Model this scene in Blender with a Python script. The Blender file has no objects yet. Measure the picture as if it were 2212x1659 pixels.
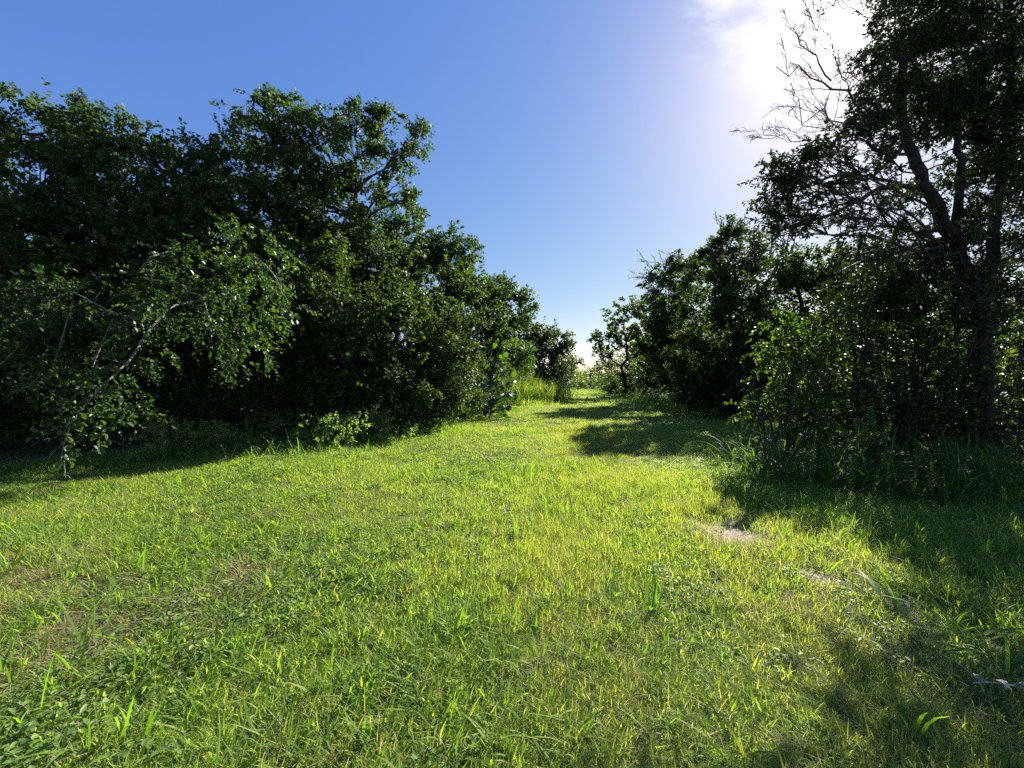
import bpy, math, random
import numpy as np
from mathutils import Vector, Matrix

rng = np.random.default_rng(11)
random.seed(11)
scene = bpy.context.scene
COL = scene.collection
R = math.radians

# ------------------------------------------------------------------ camera
FPX, HOR, CH = 384.0, 380.0, 1.5          # focal length in px of a 1024 px frame, horizon row, eye height
cam_d = bpy.data.cameras.new('camera')
cam = bpy.data.objects.new('camera', cam_d)
COL.objects.link(cam)
cam.location = (0, 0, CH)
cam_d.sensor_fit = 'HORIZONTAL'
cam_d.sensor_width = 36.0
cam_d.lens = 36.0 * FPX / 1024.0
cam_d.clip_start = 0.05
cam_d.clip_end = 2000
cam.rotation_euler = (R(90) - math.atan((384 - HOR) / FPX), 0, 0)
scene.camera = cam

# ------------------------------------------------------------------ sky and sun
SUN_AZ, SUN_EL = R(40.3), R(34.1)
SUN = Vector((math.sin(SUN_AZ) * math.cos(SUN_EL), math.cos(SUN_AZ) * math.cos(SUN_EL), math.sin(SUN_EL)))
world = bpy.data.worlds.new('World')
scene.world = world
world.use_nodes = True
wn, wl = world.node_tree.nodes, world.node_tree.links
bg = wn['Background']
sky = wn.new('ShaderNodeTexSky')
sky.sky_type = 'NISHITA'
sky.sun_disc = False
sky.sun_elevation = SUN_EL
sky.sun_rotation = SUN_AZ
sky.altitude = 0
sky.air_density = 1.0
sky.dust_density = 0.32
sky.ozone_density = 3.0
# thin cirrus near the sun: noise on the view direction, thickest in one drifting bank
tc = wn.new('ShaderNodeTexCoord')
mp = wn.new('ShaderNodeMapping'); mp.inputs['Scale'].default_value = (2.2, 2.2, 5.0); mp.inputs['Rotation'].default_value = (0.3, 0.5, 0.4)
nz = wn.new('ShaderNodeTexNoise'); nz.inputs['Scale'].default_value = 2.4; nz.inputs['Detail'].default_value = 8; nz.inputs['Roughness'].default_value = 0.62; nz.inputs['Distortion'].default_value = 0.5
cr = wn.new('ShaderNodeValToRGB'); cr.color_ramp.elements[0].position = 0.42; cr.color_ramp.elements[1].position = 0.66
cdir = Vector(((775 - 512) / FPX, 1.0, (HOR + 26) / FPX)).normalized()
dt = wn.new('ShaderNodeVectorMath'); dt.operation = 'DOT_PRODUCT'; dt.inputs[1].default_value = cdir
mr = wn.new('ShaderNodeMapRange'); mr.interpolation_type = 'SMOOTHSTEP'
mr.inputs['From Min'].default_value = math.cos(R(10)); mr.inputs['From Max'].default_value = math.cos(R(3))
mu = wn.new('ShaderNodeMath'); mu.operation = 'MULTIPLY'
mix = wn.new('ShaderNodeMix'); mix.data_type = 'RGBA'; mix.blend_type = 'MIX'
mix.inputs['B'].default_value = (5.2, 5.2, 5.1, 1)
wl.new(tc.outputs['Generated'], mp.inputs['Vector']); wl.new(mp.outputs[0], nz.inputs['Vector'])
wl.new(nz.outputs['Fac'], cr.inputs[0])
wl.new(tc.outputs['Generated'], dt.inputs[0]); wl.new(dt.outputs['Value'], mr.inputs['Value'])
wl.new(cr.outputs['Color'], mu.inputs[0]); wl.new(mr.outputs['Result'], mu.inputs[1])
hs = wn.new('ShaderNodeHueSaturation'); hs.inputs['Saturation'].default_value = 1.2
wl.new(sky.outputs[0], hs.inputs['Color'])
wl.new(mu.outputs[0], mix.inputs['Factor']); # soft shoulder per channel, as a camera renders a bright sky
sp_ = wn.new('ShaderNodeSeparateColor'); cb_ = wn.new('ShaderNodeCombineColor')
wl.new(hs.outputs[0], sp_.inputs[0])
for ch, (ga, am) in enumerate(((.85, .80), (.76, .69), (.33, .81))):
    m1 = wn.new('ShaderNodeMath'); m1.operation = 'MULTIPLY'; m1.inputs[1].default_value = .2
    m2_ = wn.new('ShaderNodeMath'); m2_.operation = 'POWER'; m2_.inputs[1].default_value = ga
    m3 = wn.new('ShaderNodeMath'); m3.operation = 'MULTIPLY'; m3.inputs[1].default_value = am / .2
    wl.new(sp_.outputs[ch], m1.inputs[0]); wl.new(m1.outputs[0], m2_.inputs[0]); wl.new(m2_.outputs[0], m3.inputs[0]); wl.new(m3.outputs[0], cb_.inputs[ch])
wl.new(cb_.outputs[0], mix.inputs['A'])
# forward-scattered aureole round the sun
cur = mix.outputs['Result']
sd_ = wn.new('ShaderNodeVectorMath'); sd_.operation = 'DOT_PRODUCT'; sd_.inputs[1].default_value = SUN
wl.new(tc.outputs['Generated'], sd_.inputs[0])
for pw, am in ((40, 0.8), (400, 3.0), (9000, 140.0)):
    cl_ = wn.new('ShaderNodeMath'); cl_.operation = 'MAXIMUM'; cl_.inputs[1].default_value = 0
    wl.new(sd_.outputs['Value'], cl_.inputs[0])
    po = wn.new('ShaderNodeMath'); po.operation = 'POWER'; po.inputs[1].default_value = pw
    wl.new(cl_.outputs[0], po.inputs[0])
    ad_ = wn.new('ShaderNodeMix'); ad_.data_type = 'RGBA'; ad_.blend_type = 'ADD'
    wl.new(po.outputs[0], ad_.inputs['Factor']); wl.new(cur, ad_.inputs['A'])
    ad_.inputs['B'].default_value = (am, am * .98, am * .94, 1)
    cur = ad_.outputs['Result']
wl.new(cur, bg.inputs['Color'])
bg.inputs['Strength'].default_value = 0.066

sun_d = bpy.data.lights.new('sun', 'SUN')
sun_d.energy = 5.0
sun_d.angle = R(0.53)
sun_d.color = (1.0, 0.93, 0.80)
sun = bpy.data.objects.new('sun', sun_d)
COL.objects.link(sun)
sun.rotation_euler = SUN.to_track_quat('Z', 'Y').to_euler()
sun.location = SUN * 60

vs = scene.view_settings
vs.view_transform = 'Standard'
vs.look = 'None'
vs.exposure = 1.6
vs.gamma = 1.0
vs.use_curve_mapping = False
cy = scene.cycles
cy.max_bounces = 6
cy.diffuse_bounces = 3
cy.glossy_bounces = 2
cy.transmission_bounces = 4
cy.transparent_max_bounces = 4
cy.caustics_reflective = False
cy.caustics_refractive = False
cy.sample_clamp_indirect = 6.0
cy.use_denoising = False

# ------------------------------------------------------------------ helpers
S = 1024.0 / 2212.0                       # the photograph was measured at 2212 px width


def D(xd, yd, Y):
    """photo point (2212 px wide measure) at depth Y -> world"""
    u, v = xd * S, yd * S
    return np.array([(u - 512) / FPX * Y, Y, CH - (v - HOR) / FPX * Y])


def G(xd, yd):
    """photo point lying on the ground -> world x, y"""
    Y = CH * FPX / (yd * S - HOR)
    return ((xd * S - 512) / FPX * Y, Y)


def gz(x, y):
    """gentle lawn undulation"""
    return (0.035 * np.sin(x * 0.55 + 0.4) * np.cos(y * 0.33 + 0.9) + 0.02 * np.sin(x * 1.3 + y * 0.9)
            + 0.012 * np.sin(x * 2.9 - y * 2.1) - 0.02)


def unit(a):
    return a / np.maximum(np.linalg.norm(a, axis=-1, keepdims=True), 1e-9)


class MB:
    """collects vertices, quads and triangles, builds ONE mesh"""
    def __init__(self):
        self.v, self.q, self.t, self.n = [], [], [], 0

    def add(self, V, quads=None, tris=None):
        V = np.asarray(V, np.float32).reshape(-1, 3)
        if quads is not None and len(quads):
            self.q.append(np.asarray(quads, np.int64).reshape(-1, 4) + self.n)
        if tris is not None and len(tris):
            self.t.append(np.asarray(tris, np.int64).reshape(-1, 3) + self.n)
        self.v.append(V)
        self.n += len(V)

    def tube(self, pts, radii, sides=6, cap=True):
        pts = np.asarray(pts, float)
        radii = np.asarray(radii, float)
        n = len(pts)
        tan = unit(np.gradient(pts, axis=0))
        ref = np.array([0.31, 0.22, 0.92]) if abs(tan[0][2]) < 0.85 else np.array([0.95, 0.2, 0.1])
        a = unit(np.cross(tan, ref))
        b = np.cross(tan, a)
        ang = np.linspace(0, 2 * math.pi, sides, endpoint=False)
        ring = a[:, None, :] * np.cos(ang)[None, :, None] + b[:, None, :] * np.sin(ang)[None, :, None]
        V = pts[:, None, :] + ring * radii[:, None, None]
        i = np.arange(n - 1)[:, None] * sides
        j = np.arange(sides)[None, :]
        k = (np.arange(sides)[None, :] + 1) % sides
        Q = np.stack([i + j, i + k, i + sides + k, i + sides + j], -1).reshape(-1, 4)
        self.add(V.reshape(-1, 3), Q)

    def leaves(self, base, d, nrm, L, W, hexa=True, fold=0.25, curl=0.0):
        N = len(base)
        if N == 0:
            return
        d = unit(d)
        s = unit(np.cross(d, nrm))
        nn = np.cross(s, d)
        L = np.broadcast_to(L, N)[:, None]
        W = np.broadcast_to(W, N)[:, None]
        if hexa:
            up = nn * (W * fold)
            dn = -nn * (L * curl)
            V = np.stack([base,
                          base + d * L * .32 + s * W * .5 + up,
                          base + d * L * .74 + s * W * .42 + up + dn * .5,
                          base + d * L + dn,
                          base + d * L * .74 - s * W * .42 + up + dn * .5,
                          base + d * L * .32 - s * W * .5 + up], 1)
            o = np.arange(N)[:, None] * 6
            Q = np.concatenate([o + np.array([0, 1, 2, 3]), o + np.array([3, 4, 5, 0])])
        else:
            up = nn * (W * fold)
            V = np.stack([base, base + d * L * .5 + s * W * .5 + up, base + d * L, base + d * L * .5 - s * W * .5 + up], 1)
            o = np.arange(N)[:, None] * 4
            Q = o + np.array([0, 1, 2, 3])
        self.add(V.reshape(-1, 3), Q)

    def blades(self, base, az, L, W, lean, bend, seg=4, twist=None):
        """grass blades: ribbons that rise at angle `lean` from upright and arch over by `bend` radians"""
        N = len(base)
        if N == 0:
            return
        az, L, W, lean, bend = [np.broadcast_to(np.asarray(q, float), N) for q in (az, L, W, lean, bend)]
        hx = np.stack([np.cos(az), np.sin(az), np.zeros(N)], -1)
        if twist is None:
            twist = rng.uniform(-.5, .5, N)
        side = np.stack([-np.sin(az + twist), np.cos(az + twist), np.zeros(N)], -1)
        p = base.copy()
        rows = []
        prof = [0.75, 1.0, 0.95, 0.75, 0.5, 0.3, .2]
        for k in range(seg + 1):
            f = k / seg
            w = W * np.interp(f, [0, .25, .6, .85, 1], [.7, 1, .85, .45, .04])
            rows.append(p - side * w[:, None] * .5)
            rows.append(p + side * w[:, None] * .5)
            a = lean + bend * (f + .5 / seg) ** 1.5
            p = p + (hx * np.sin(a)[:, None] + np.array([0, 0, 1.]) * np.cos(a)[:, None]) * (L / seg)[:, None]
        V = np.stack(rows, 1)
        o = np.arange(N)[:, None] * (2 * (seg + 1))
        Q = np.concatenate([o + np.array([2 * k, 2 * k + 1, 2 * k + 3, 2 * k + 2]) for k in range(seg)])
        self.add(V.reshape(-1, 3), Q)

    def mesh(self, name, mat, smooth=False):
        me = bpy.data.meshes.new(name)
        V = np.concatenate(self.v) if self.v else np.zeros((0, 3), np.float32)
        q = np.concatenate(self.q) if self.q else np.zeros((0, 4), np.int64)
        t = np.concatenate(self.t) if self.t else np.zeros((0, 3), np.int64)
        me.vertices.add(len(V))
        me.vertices.foreach_set('co', V.astype(np.float32).ravel())
        me.loops.add(len(q) * 4 + len(t) * 3)
        me.loops.foreach_set('vertex_index', np.concatenate([q.ravel(), t.ravel()]).astype(np.int32))
        me.polygons.add(len(q) + len(t))
        st = np.concatenate([np.arange(len(q)) * 4, len(q) * 4 + np.arange(len(t)) * 3]).astype(np.int32)
        me.polygons.foreach_set('loop_start', st)
        if smooth:
            me.polygons.foreach_set('use_smooth', np.ones(len(q) + len(t), bool))
        me.update(calc_edges=True)
        me.validate()
        if mat:
            me.materials.append(mat)
        return me

    def build(self, name, mat, parent=None, smooth=False, kind=None):
        o = bpy.data.objects.new(name, self.mesh(name, mat, smooth))
        COL.objects.link(o)
        if parent is not None:
            o.parent = parent
            # geometry is given in world space: undo the parent's place
            o.matrix_parent_inverse = parent_inv(parent)
        if kind:
            o['kind'] = kind
        return o


def parent_inv(p):
    m = Matrix.Translation(p.location) @ p.rotation_euler.to_matrix().to_4x4()
    q = p.parent
    if q is not None:
        m = Matrix.Translation(q.location) @ q.rotation_euler.to_matrix().to_4x4() @ (p.matrix_parent_inverse @ m)
    return m.inverted()


def tag(o, label, cat, group=None):
    o['label'] = label
    o['category'] = cat
    if group:
        o['group'] = group
    return o


def thing(name, label, cat, loc, group=None):
    o = bpy.data.objects.new(name, None)
    o.empty_display_size = 0.2
    COL.objects.link(o)
    o.location = loc
    return tag(o, label, cat, group)


# ------------------------------------------------------------------ materials
def new_mat(name):
    m = bpy.data.materials.new(name)
    m.use_nodes = True
    nt = m.node_tree
    nt.nodes.clear()
    return m, nt.nodes, nt.links


def ramp(n, stops):
    r = n.new('ShaderNodeValToRGB')
    e = r.color_ramp.elements
    while len(e) < len(stops):
        e.new(0.5)
    for x, (p, c) in zip(e, stops):
        x.position = p
        x.color = (*c, 1)
    return r


def leaf_mat(name, stops, trans, rough=0.35, tf=0.35, spec=0.5, patch=None, patch_scale=0.6):
    """leaf: coat of diffuse and gloss over a translucent blade; colour differs from leaf to leaf"""
    m, n, l = new_mat(name)
    out = n.new('ShaderNodeOutputMaterial')
    geo = n.new('ShaderNodeNewGeometry')
    rp = ramp(n, stops)
    l.new(geo.outputs['Random Per Island'], rp.inputs[0])
    colour = rp.outputs[0]
    if patch:
        no = n.new('ShaderNodeTexNoise'); no.inputs['Scale'].default_value = patch_scale; no.inputs['Detail'].default_value = 5
        l.new(geo.outputs['Position'], no.inputs['Vector'])
        pr = ramp(n, [(0.45, (0, 0, 0)), (0.66, (1, 1, 1))])
        l.new(no.outputs['Fac'], pr.inputs[0])
        mx = n.new('ShaderNodeMix'); mx.data_type = 'RGBA'
        l.new(pr.outputs[0], mx.inputs['Factor']); l.new(colour, mx.inputs['A'])
        mx.inputs['B'].default_value = (*patch, 1)
        colour = mx.outputs['Result']
    p = n.new('ShaderNodeBsdfPrincipled')
    l.new(colour, p.inputs['Base Color'])
    p.inputs['Roughness'].default_value = rough
    p.inputs['Specular IOR Level'].default_value = spec
    t = n.new('ShaderNodeBsdfTranslucent')
    tm = n.new('ShaderNodeMix'); tm.data_type = 'RGBA'; tm.blend_type = 'MULTIPLY'; tm.inputs['Factor'].default_value = 1
    l.new(colour, tm.inputs['A']); tm.inputs['B'].default_value = (*trans, 1)
    l.new(tm.outputs['Result'], t.inputs['Color'])
    mx2 = n.new('ShaderNodeMixShader'); mx2.inputs[0].default_value = tf
    l.new(p.outputs[0], mx2.inputs[1]); l.new(t.outputs[0], mx2.inputs[2])
    l.new(mx2.outputs[0], out.inputs['Surface'])
    return m


def bark_mat(name, c1, c2, scale=9):
    m, n, l = new_mat(name)
    out = n.new('ShaderNodeOutputMaterial')
    geo = n.new('ShaderNodeNewGeometry')
    mpn = n.new('ShaderNodeMapping'); mpn.inputs['Scale'].default_value = (1, 1, .25)
    no = n.new('ShaderNodeTexNoise'); no.inputs['Scale'].default_value = scale; no.inputs['Detail'].default_value = 9; no.inputs['Roughness'].default_value = .7
    l.new(geo.outputs['Position'], mpn.inputs[0]); l.new(mpn.outputs[0], no.inputs['Vector'])
    rp = ramp(n, [(0.35, c1), (0.65, c2)])
    l.new(no.outputs['Fac'], rp.inputs[0])
    p = n.new('ShaderNodeBsdfPrincipled'); p.inputs['Roughness'].default_value = .85
    l.new(rp.outputs[0], p.inputs['Base Color'])
    b = n.new('ShaderNodeBump'); b.inputs['Strength'].default_value = .6; b.inputs['Distance'].default_value = .02
    l.new(no.outputs['Fac'], b.inputs['Height']); l.new(b.outputs[0], p.inputs['Normal'])
    l.new(p.outputs[0], out.inputs['Surface'])
    return m


M = {}
M['leaf'] = leaf_mat('dark_glossy_leaf', [(0, (.014, .034, .009)), (.5, (.033, .064, .014)), (.93, (.06, .096, .018)), (1, (.10, .115, .022))], (2.8, 3.0, .8), .58, .33, .26)
M['leaf_shade'] = leaf_mat('shade_toned_leaf', [(0, (.010, .022, .007)), (.6, (.020, .038, .010)), (.95, (.034, .055, .012)), (1, (.08, .08, .018))], (2.6, 2.7, .7), .55, .18, .28)  # darkness of backlit foliage put into the colour: darker, less translucent leaf
M['leaf_olive'] = leaf_mat('olive_leaf', [(0, (.014, .031, .008)), (.55, (.029, .055, .011)), (.95, (.052, .08, .014)), (1, (.09, .095, .02))], (2.8, 2.8, .7), .58, .36, .26)
M['leaf_near'] = leaf_mat('near_leaf', [(0, (.018, .042, .012)), (.6, (.034, .07, .016)), (1, (.07, .105, .022))], (2.7, 3.0, .8), .42, .33, .36)
M['leaf_bright'] = leaf_mat('young_leaf', [(0, (.018, .040, .009)), (.55, (.032, .065, .012)), (.8, (.06, .10, .016)), (1, (.10, .13, .02))], (3.2, 3.3, .7), .45, .36, .4)
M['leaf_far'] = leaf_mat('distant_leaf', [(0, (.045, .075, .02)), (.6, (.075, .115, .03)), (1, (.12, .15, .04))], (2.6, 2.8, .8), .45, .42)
M['big_leaf'] = leaf_mat('broad_leaf', [(0, (.02, .05, .012)), (1, (.05, .095, .02))], (3.2, 3.6, .6), .40, .42, .4)
M['weed'] = leaf_mat('weed_leaf', [(0, (.07, .125, .035)), (.7, (.125, .195, .058)), (1, (.17, .235, .075))], (2.8, 2.9, .7), .48, .46, .3)
M['grass'] = leaf_mat('lawn_blade', [(0, (.085, .145, .028)), (.45, (.13, .21, .042)), (.82, (.175, .265, .058)), (.93, (.25, .25, .09)), (1, (.36, .29, .15))],
                      (2.8, 2.85, .75), .5, .55, .25, patch=(.175, .23, .055), patch_scale=.55)
M['grass_fine'] = leaf_mat('fine_blade', [(0, (.115, .16, .035)), (.5, (.165, .225, .052)), (.85, (.22, .245, .075)), (1, (.34, .28, .15))], (2.75, 2.75, .85), .5, .53, .25)
M['grass_long'] = leaf_mat('long_blade', [(0, (.055, .11, .022)), (.6, (.095, .17, .034)), (.9, (.14, .21, .042)), (1, (.24, .22, .08))], (3.1, 3.3, .6), .58, .46, .16)
M['grass_cane'] = leaf_mat('cane_blade', [(0, (.045, .09, .016)), (.6, (.075, .125, .024)), (.9, (.13, .15, .04)), (1, (.25, .2, .1))], (3.0, 3.0, .7), .5, .5, .3)
M['straw'] = leaf_mat('dead_straw', [(0, (.12, .09, .05)), (.5, (.24, .18, .10)), (1, (.40, .31, .19))], (1.3, 1.2, .9), .7, .25, .2)
M['bark'] = bark_mat('grey_brown_bark', (.022, .017, .012), (.065, .052, .04))
M['bark_dark'] = bark_mat('dark_brown_bark', (.010, .007, .005), (.032, .023, .016))
M['bark_pale'] = bark_mat('pale_grey_bark', (.07, .06, .048), (.24, .215, .18), 22)
M['twig'] = bark_mat('dry_twig_bark', (.03, .025, .02), (.09, .075, .06), 20)

# ground
gm, n, l = new_mat('soil_and_litter')
out = n.new('ShaderNodeOutputMaterial')
geo = n.new('ShaderNodeNewGeometry')
n1 = n.new('ShaderNodeTexNoise'); n1.inputs['Scale'].default_value = 26; n1.inputs['Detail'].default_value = 10; n1.inputs['Roughness'].default_value = .75
n2 = n.new('ShaderNodeTexNoise'); n2.inputs['Scale'].default_value = 1.1; n2.inputs['Detail'].default_value = 6
l.new(geo.outputs['Position'], n1.inputs['Vector']); l.new(geo.outputs['Position'], n2.inputs['Vector'])
soil = ramp(n, [(.3, (.03, .024, .015)), (.55, (.085, .068, .04)), (.75, (.18, .145, .09))])
moss = ramp(n, [(.3, (.03, .05, .012)), (.55, (.075, .105, .022)), (.75, (.14, .155, .045))])
l.new(n1.outputs['Fac'], soil.inputs[0]); l.new(n1.outputs['Fac'], moss.inputs[0])
sel = ramp(n, [(.40, (0, 0, 0)), (.58, (1, 1, 1))])
l.new(n2.outputs['Fac'], sel.inputs[0])
mx = n.new('ShaderNodeMix'); mx.data_type = 'RGBA'
l.new(sel.outputs[0], mx.inputs['Factor']); l.new(soil.outputs[0], mx.inputs['A']); l.new(moss.outputs[0], mx.inputs['B'])
sand = ramp(n, [(.3, (.10, .08, .055)), (.5, (.30, .25, .18)), (.7, (.48, .42, .32))])
l.new(n1.outputs['Fac'], sand.inputs[0])
cur = mx.outputs['Result']
BARE = [(2.2, 3.85, .36), (2.62, 2.62, .26), (2.42, 2.95, .10), (2.05, 4.25, .10), (2.28, 3.6, .10)]
DRY = [(-4.0, 2.9, .5), (-2.0, 2.9, .35), (-2.6, 2.15, .35), (-3.0, 2.75, .3), (-2.3, 2.4, .25)]
for (bx, by, br) in BARE:
    ds = n.new('ShaderNodeVectorMath'); ds.operation = 'DISTANCE'; ds.inputs[1].default_value = (bx, by, 0)
    l.new(geo.outputs['Position'], ds.inputs[0])
    ad = n.new('ShaderNodeMath'); ad.operation = 'MULTIPLY_ADD'; ad.inputs[1].default_value = .5; 
    l.new(n2.outputs['Fac'], ad.inputs[0]); l.new(ds.outputs['Value'], ad.inputs[2])
    q = n.new('ShaderNodeMapRange'); q.inputs['From Min'].default_value = br * 1.5 + .25; q.inputs['From Max'].default_value = br * .6 + .25
    l.new(ad.outputs[0], q.inputs['Value'])
    m2 = n.new('ShaderNodeMix'); m2.data_type = 'RGBA'
    l.new(q.outputs['Result'], m2.inputs['Factor']); l.new(cur, m2.inputs['A']); l.new(sand.outputs[0], m2.inputs['B'])
    cur = m2.outputs['Result']
pb = n.new('ShaderNodeBsdfPrincipled'); pb.inputs['Roughness'].default_value = .95; pb.inputs['Specular IOR Level'].default_value = .2
l.new(cur, pb.inputs['Base Color'])
bp = n.new('ShaderNodeBump'); bp.inputs['Strength'].default_value = .8; bp.inputs['Distance'].default_value = .03
l.new(n1.outputs['Fac'], bp.inputs['Height']); l.new(bp.outputs[0], pb.inputs['Normal'])
l.new(pb.outputs[0], out.inputs['Surface'])
M['ground'] = gm

# ------------------------------------------------------------------ ground sheet
xs = np.concatenate([np.linspace(-600, -40, 12), np.linspace(-36, 36, 181), np.linspace(40, 600, 12)])
ys = np.concatenate([np.linspace(-200, -8, 8), np.linspace(-6, 66, 181), np.linspace(72, 900, 14)])
gx, gy = np.meshgrid(xs, ys)
g = MB()
nx, ny = len(xs), len(ys)
i = np.arange(ny - 1)[:, None] * nx + np.arange(nx - 1)[None, :]
fade = np.exp(-((gx / 60) ** 2 + (gy / 120) ** 2))
g.add(np.stack([gx, gy, gz(gx, gy) * fade], -1).reshape(-1, 3), np.stack([i, i + 1, i + nx + 1, i + nx], -1).reshape(-1, 4))
go = g.build('ground', M['ground'], smooth=True)
go['kind'] = 'structure'

# lawn edges (x of the tree line on the left and on the right of the clearing, by depth)
XL_Y = [0, 3, 5, 6.6, 7.6, 10, 12.5, 15.7, 21, 25, 35, 52, 62]
XL_X = [-9, -9, -8.6, -7.8, -7.2, -5.9, -4.9, -3.6, -1.6, 1.2, 3.5, 6.5, 8.6]
XR_Y = [0, 3, 5, 6, 7.5, 10, 12, 15, 19, 25, 32, 43, 55, 62]
XR_X = [8, 8, 7.5, 6.2, 5.2, 6.6, 9.0, 9.0, 7.9, 9.0, 10.4, 12.6, 15, 16.5]


# ------------------------------------------------------------------ lawn (nobody could count it): tuft meshes set out by geometry nodes
def tuft_templates():
    T = []

    def tpl(name, mb, mat):
        T.append(bpy.data.objects.new(name, mb.mesh(name, mat)))

    def disc(nb, r):
        a = rng.uniform(0, 2 * math.pi, nb)
        q = r * np.sqrt(rng.uniform(0, 1, nb))
        return np.stack([q * np.cos(a), q * np.sin(a), np.full(nb, -.01)], -1)
    for k in range(5):      # 0-4 short creeping lawn grass
        mb = MB(); nb = 46
        mb.blades(disc(nb, .11), rng.uniform(0, 6.28, nb), rng.uniform(.035, .10, nb), rng.uniform(.004, .008, nb), rng.uniform(.1, .9, nb), rng.uniform(.3, 1.5, nb), 3)
        tpl('lawn_tuft', mb, M['grass'])
    for k in range(4):      # 5-8 fine upright grass
        mb = MB(); nb = 60
        mb.blades(disc(nb, .10), rng.uniform(0, 6.28, nb), rng.uniform(.05, .13, nb), rng.uniform(.0018, .0036, nb), rng.uniform(.05, .7, nb), rng.uniform(.15, 1.1, nb), 3)
        tpl('fine_tuft', mb, M['grass_fine'])
    for k in range(4):      # 9-12 low round-leaved weed
        mb = MB(); nb = 26
        b = disc(nb, .10); b[:, 2] = rng.uniform(.02, .06, nb)
        a = rng.uniform(0, 6.28, nb)
        d = np.stack([np.cos(a), np.sin(a), rng.uniform(-.3, .4, nb)], -1)
        mb.leaves(b, d, np.array([0, 0, 1.]) + rng.normal(0, .35, (nb, 3)), rng.uniform(.016, .034, nb), rng.uniform(.012, .022, nb))
        nb = 14
        mb.blades(disc(nb, .10), rng.uniform(0, 6.28, nb), rng.uniform(.03, .08, nb), rng.uniform(.003, .005, nb), rng.uniform(.1, .8, nb), rng.uniform(.3, 1.2, nb), 3)
        tpl('weed_tuft', mb, M['weed'])
    for k in range(4):      # 13-16 coarser long blades
        mb = MB(); nb = 16
        mb.blades(disc(nb, .06), rng.uniform(0, 6.28, nb), rng.uniform(.09, .22, nb), rng.uniform(.005, .010, nb), rng.uniform(.2, 1.0, nb), rng.uniform(.2, 1.3, nb), 4)
        tpl('coarse_tuft', mb, M['grass_long'])
    for k in range(3):      # 17-19 shaggy mat at the clearing's edge
        mb = MB(); nb = 40
        mb.blades(disc(nb, .14), rng.uniform(0, 6.28, nb), rng.uniform(.12, .32, nb), rng.uniform(.005, .010, nb), rng.uniform(.1, .8, nb), rng.uniform(.4, 1.6, nb), 4)
        tpl('shaggy_tuft', mb, M['grass_long'])
    for k in range(3):      # 20-22 dead straw lying flat
        mb = MB(); nb = 44
        b = disc(nb, .13); b[:, 2] = rng.uniform(.004, .03, nb)
        mb.blades(b, rng.uniform(0, 6.28, nb), rng.uniform(.05, .14, nb), rng.uniform(.0015, .0035, nb), rng.uniform(1.1, 1.55, nb), rng.uniform(-.1, .3, nb), 3)
        tpl('straw', mb, M['straw'])
    return T


def scatter_tree(T):
    nt = bpy.data.node_groups.new('set_out_tufts', 'GeometryNodeTree')
    nt.interface.new_socket('Geometry', in_out='INPUT', socket_type='NodeSocketGeometry')
    nt.interface.new_socket('Geometry', in_out='OUTPUT', socket_type='NodeSocketGeometry')
    gi = nt.nodes.new('NodeGroupInput'); go_ = nt.nodes.new('NodeGroupOutput')
    jn = nt.nodes.new('GeometryNodeJoinGeometry')
    for t in reversed(T):
        oi = nt.nodes.new('GeometryNodeObjectInfo')
        oi.inputs['Object'].default_value = t
        oi.inputs['As Instance'].default_value = False
        gt = nt.nodes.new('GeometryNodeGeometryToInstance')
        nt.links.new(oi.outputs['Geometry'], gt.inputs[0])
        nt.links.new(gt.outputs[0], jn.inputs[0])
    ip = nt.nodes.new('GeometryNodeInstanceOnPoints')
    ip.inputs['Pick Instance'].default_value = True

    def attr(nm, ty):
        a = nt.nodes.new('GeometryNodeInputNamedAttribute')
        a.data_type = ty
        a.inputs['Name'].default_value = nm
        return a.outputs['Attribute']
    nt.links.new(gi.outputs[0], ip.inputs['Points'])
    nt.links.new(jn.outputs[0], ip.inputs['Instance'])
    nt.links.new(attr('idx', 'INT'), ip.inputs['Instance Index'])
    e2r = nt.nodes.new('FunctionNodeEulerToRotation')
    nt.links.new(attr('rot', 'FLOAT_VECTOR'), e2r.inputs[0])
    nt.links.new(e2r.outputs[0], ip.inputs['Rotation'])
    nt.links.new(attr('scl', 'FLOAT_VECTOR'), ip.inputs['Scale'])
    nt.links.new(ip.outputs[0], go_.inputs[0])
    return nt


TPL = tuft_templates()
NT = scatter_tree(TPL)


def scatter(name, P, idx, scl, label):
    me = bpy.data.meshes.new(name)
    me.vertices.add(len(P))
    me.vertices.foreach_set('co', P.astype(np.float32).ravel())
    a = me.attributes.new('idx', 'INT', 'POINT'); a.data.foreach_set('value', idx.astype(np.int32))
    rot = np.stack([rng.normal(0, .12, len(P)), rng.normal(0, .12, len(P)), rng.uniform(0, 6.28, len(P))], -1)
    a = me.attributes.new('rot', 'FLOAT_VECTOR', 'POINT'); a.data.foreach_set('vector', rot.astype(np.float32).ravel())
    a = me.attributes.new('scl', 'FLOAT_VECTOR', 'POINT'); a.data.foreach_set('vector', scl.astype(np.float32).ravel())
    o = bpy.data.objects.new(name, me)
    COL.objects.link(o)
    md = o.modifiers.new('tufts', 'NODES'); md.node_group = NT
    o['kind'] = 'stuff'; o['label'] = label; o['category'] = 'grass'
    return o


def vnoise(x, y, sc, seed):
    """smooth pseudo noise 0..1"""
    r = np.random.default_rng(seed)
    s = 0
    for k in range(6):
        a, b, c = r.uniform(0, 6.28), r.uniform(.6, 1.7) * sc, r.uniform(0, 6.28)
        s = s + np.sin((x * np.cos(a) + y * np.sin(a)) * b + c)
    return np.clip(.5 + s / 6 * 1.1, 0, 1)


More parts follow.
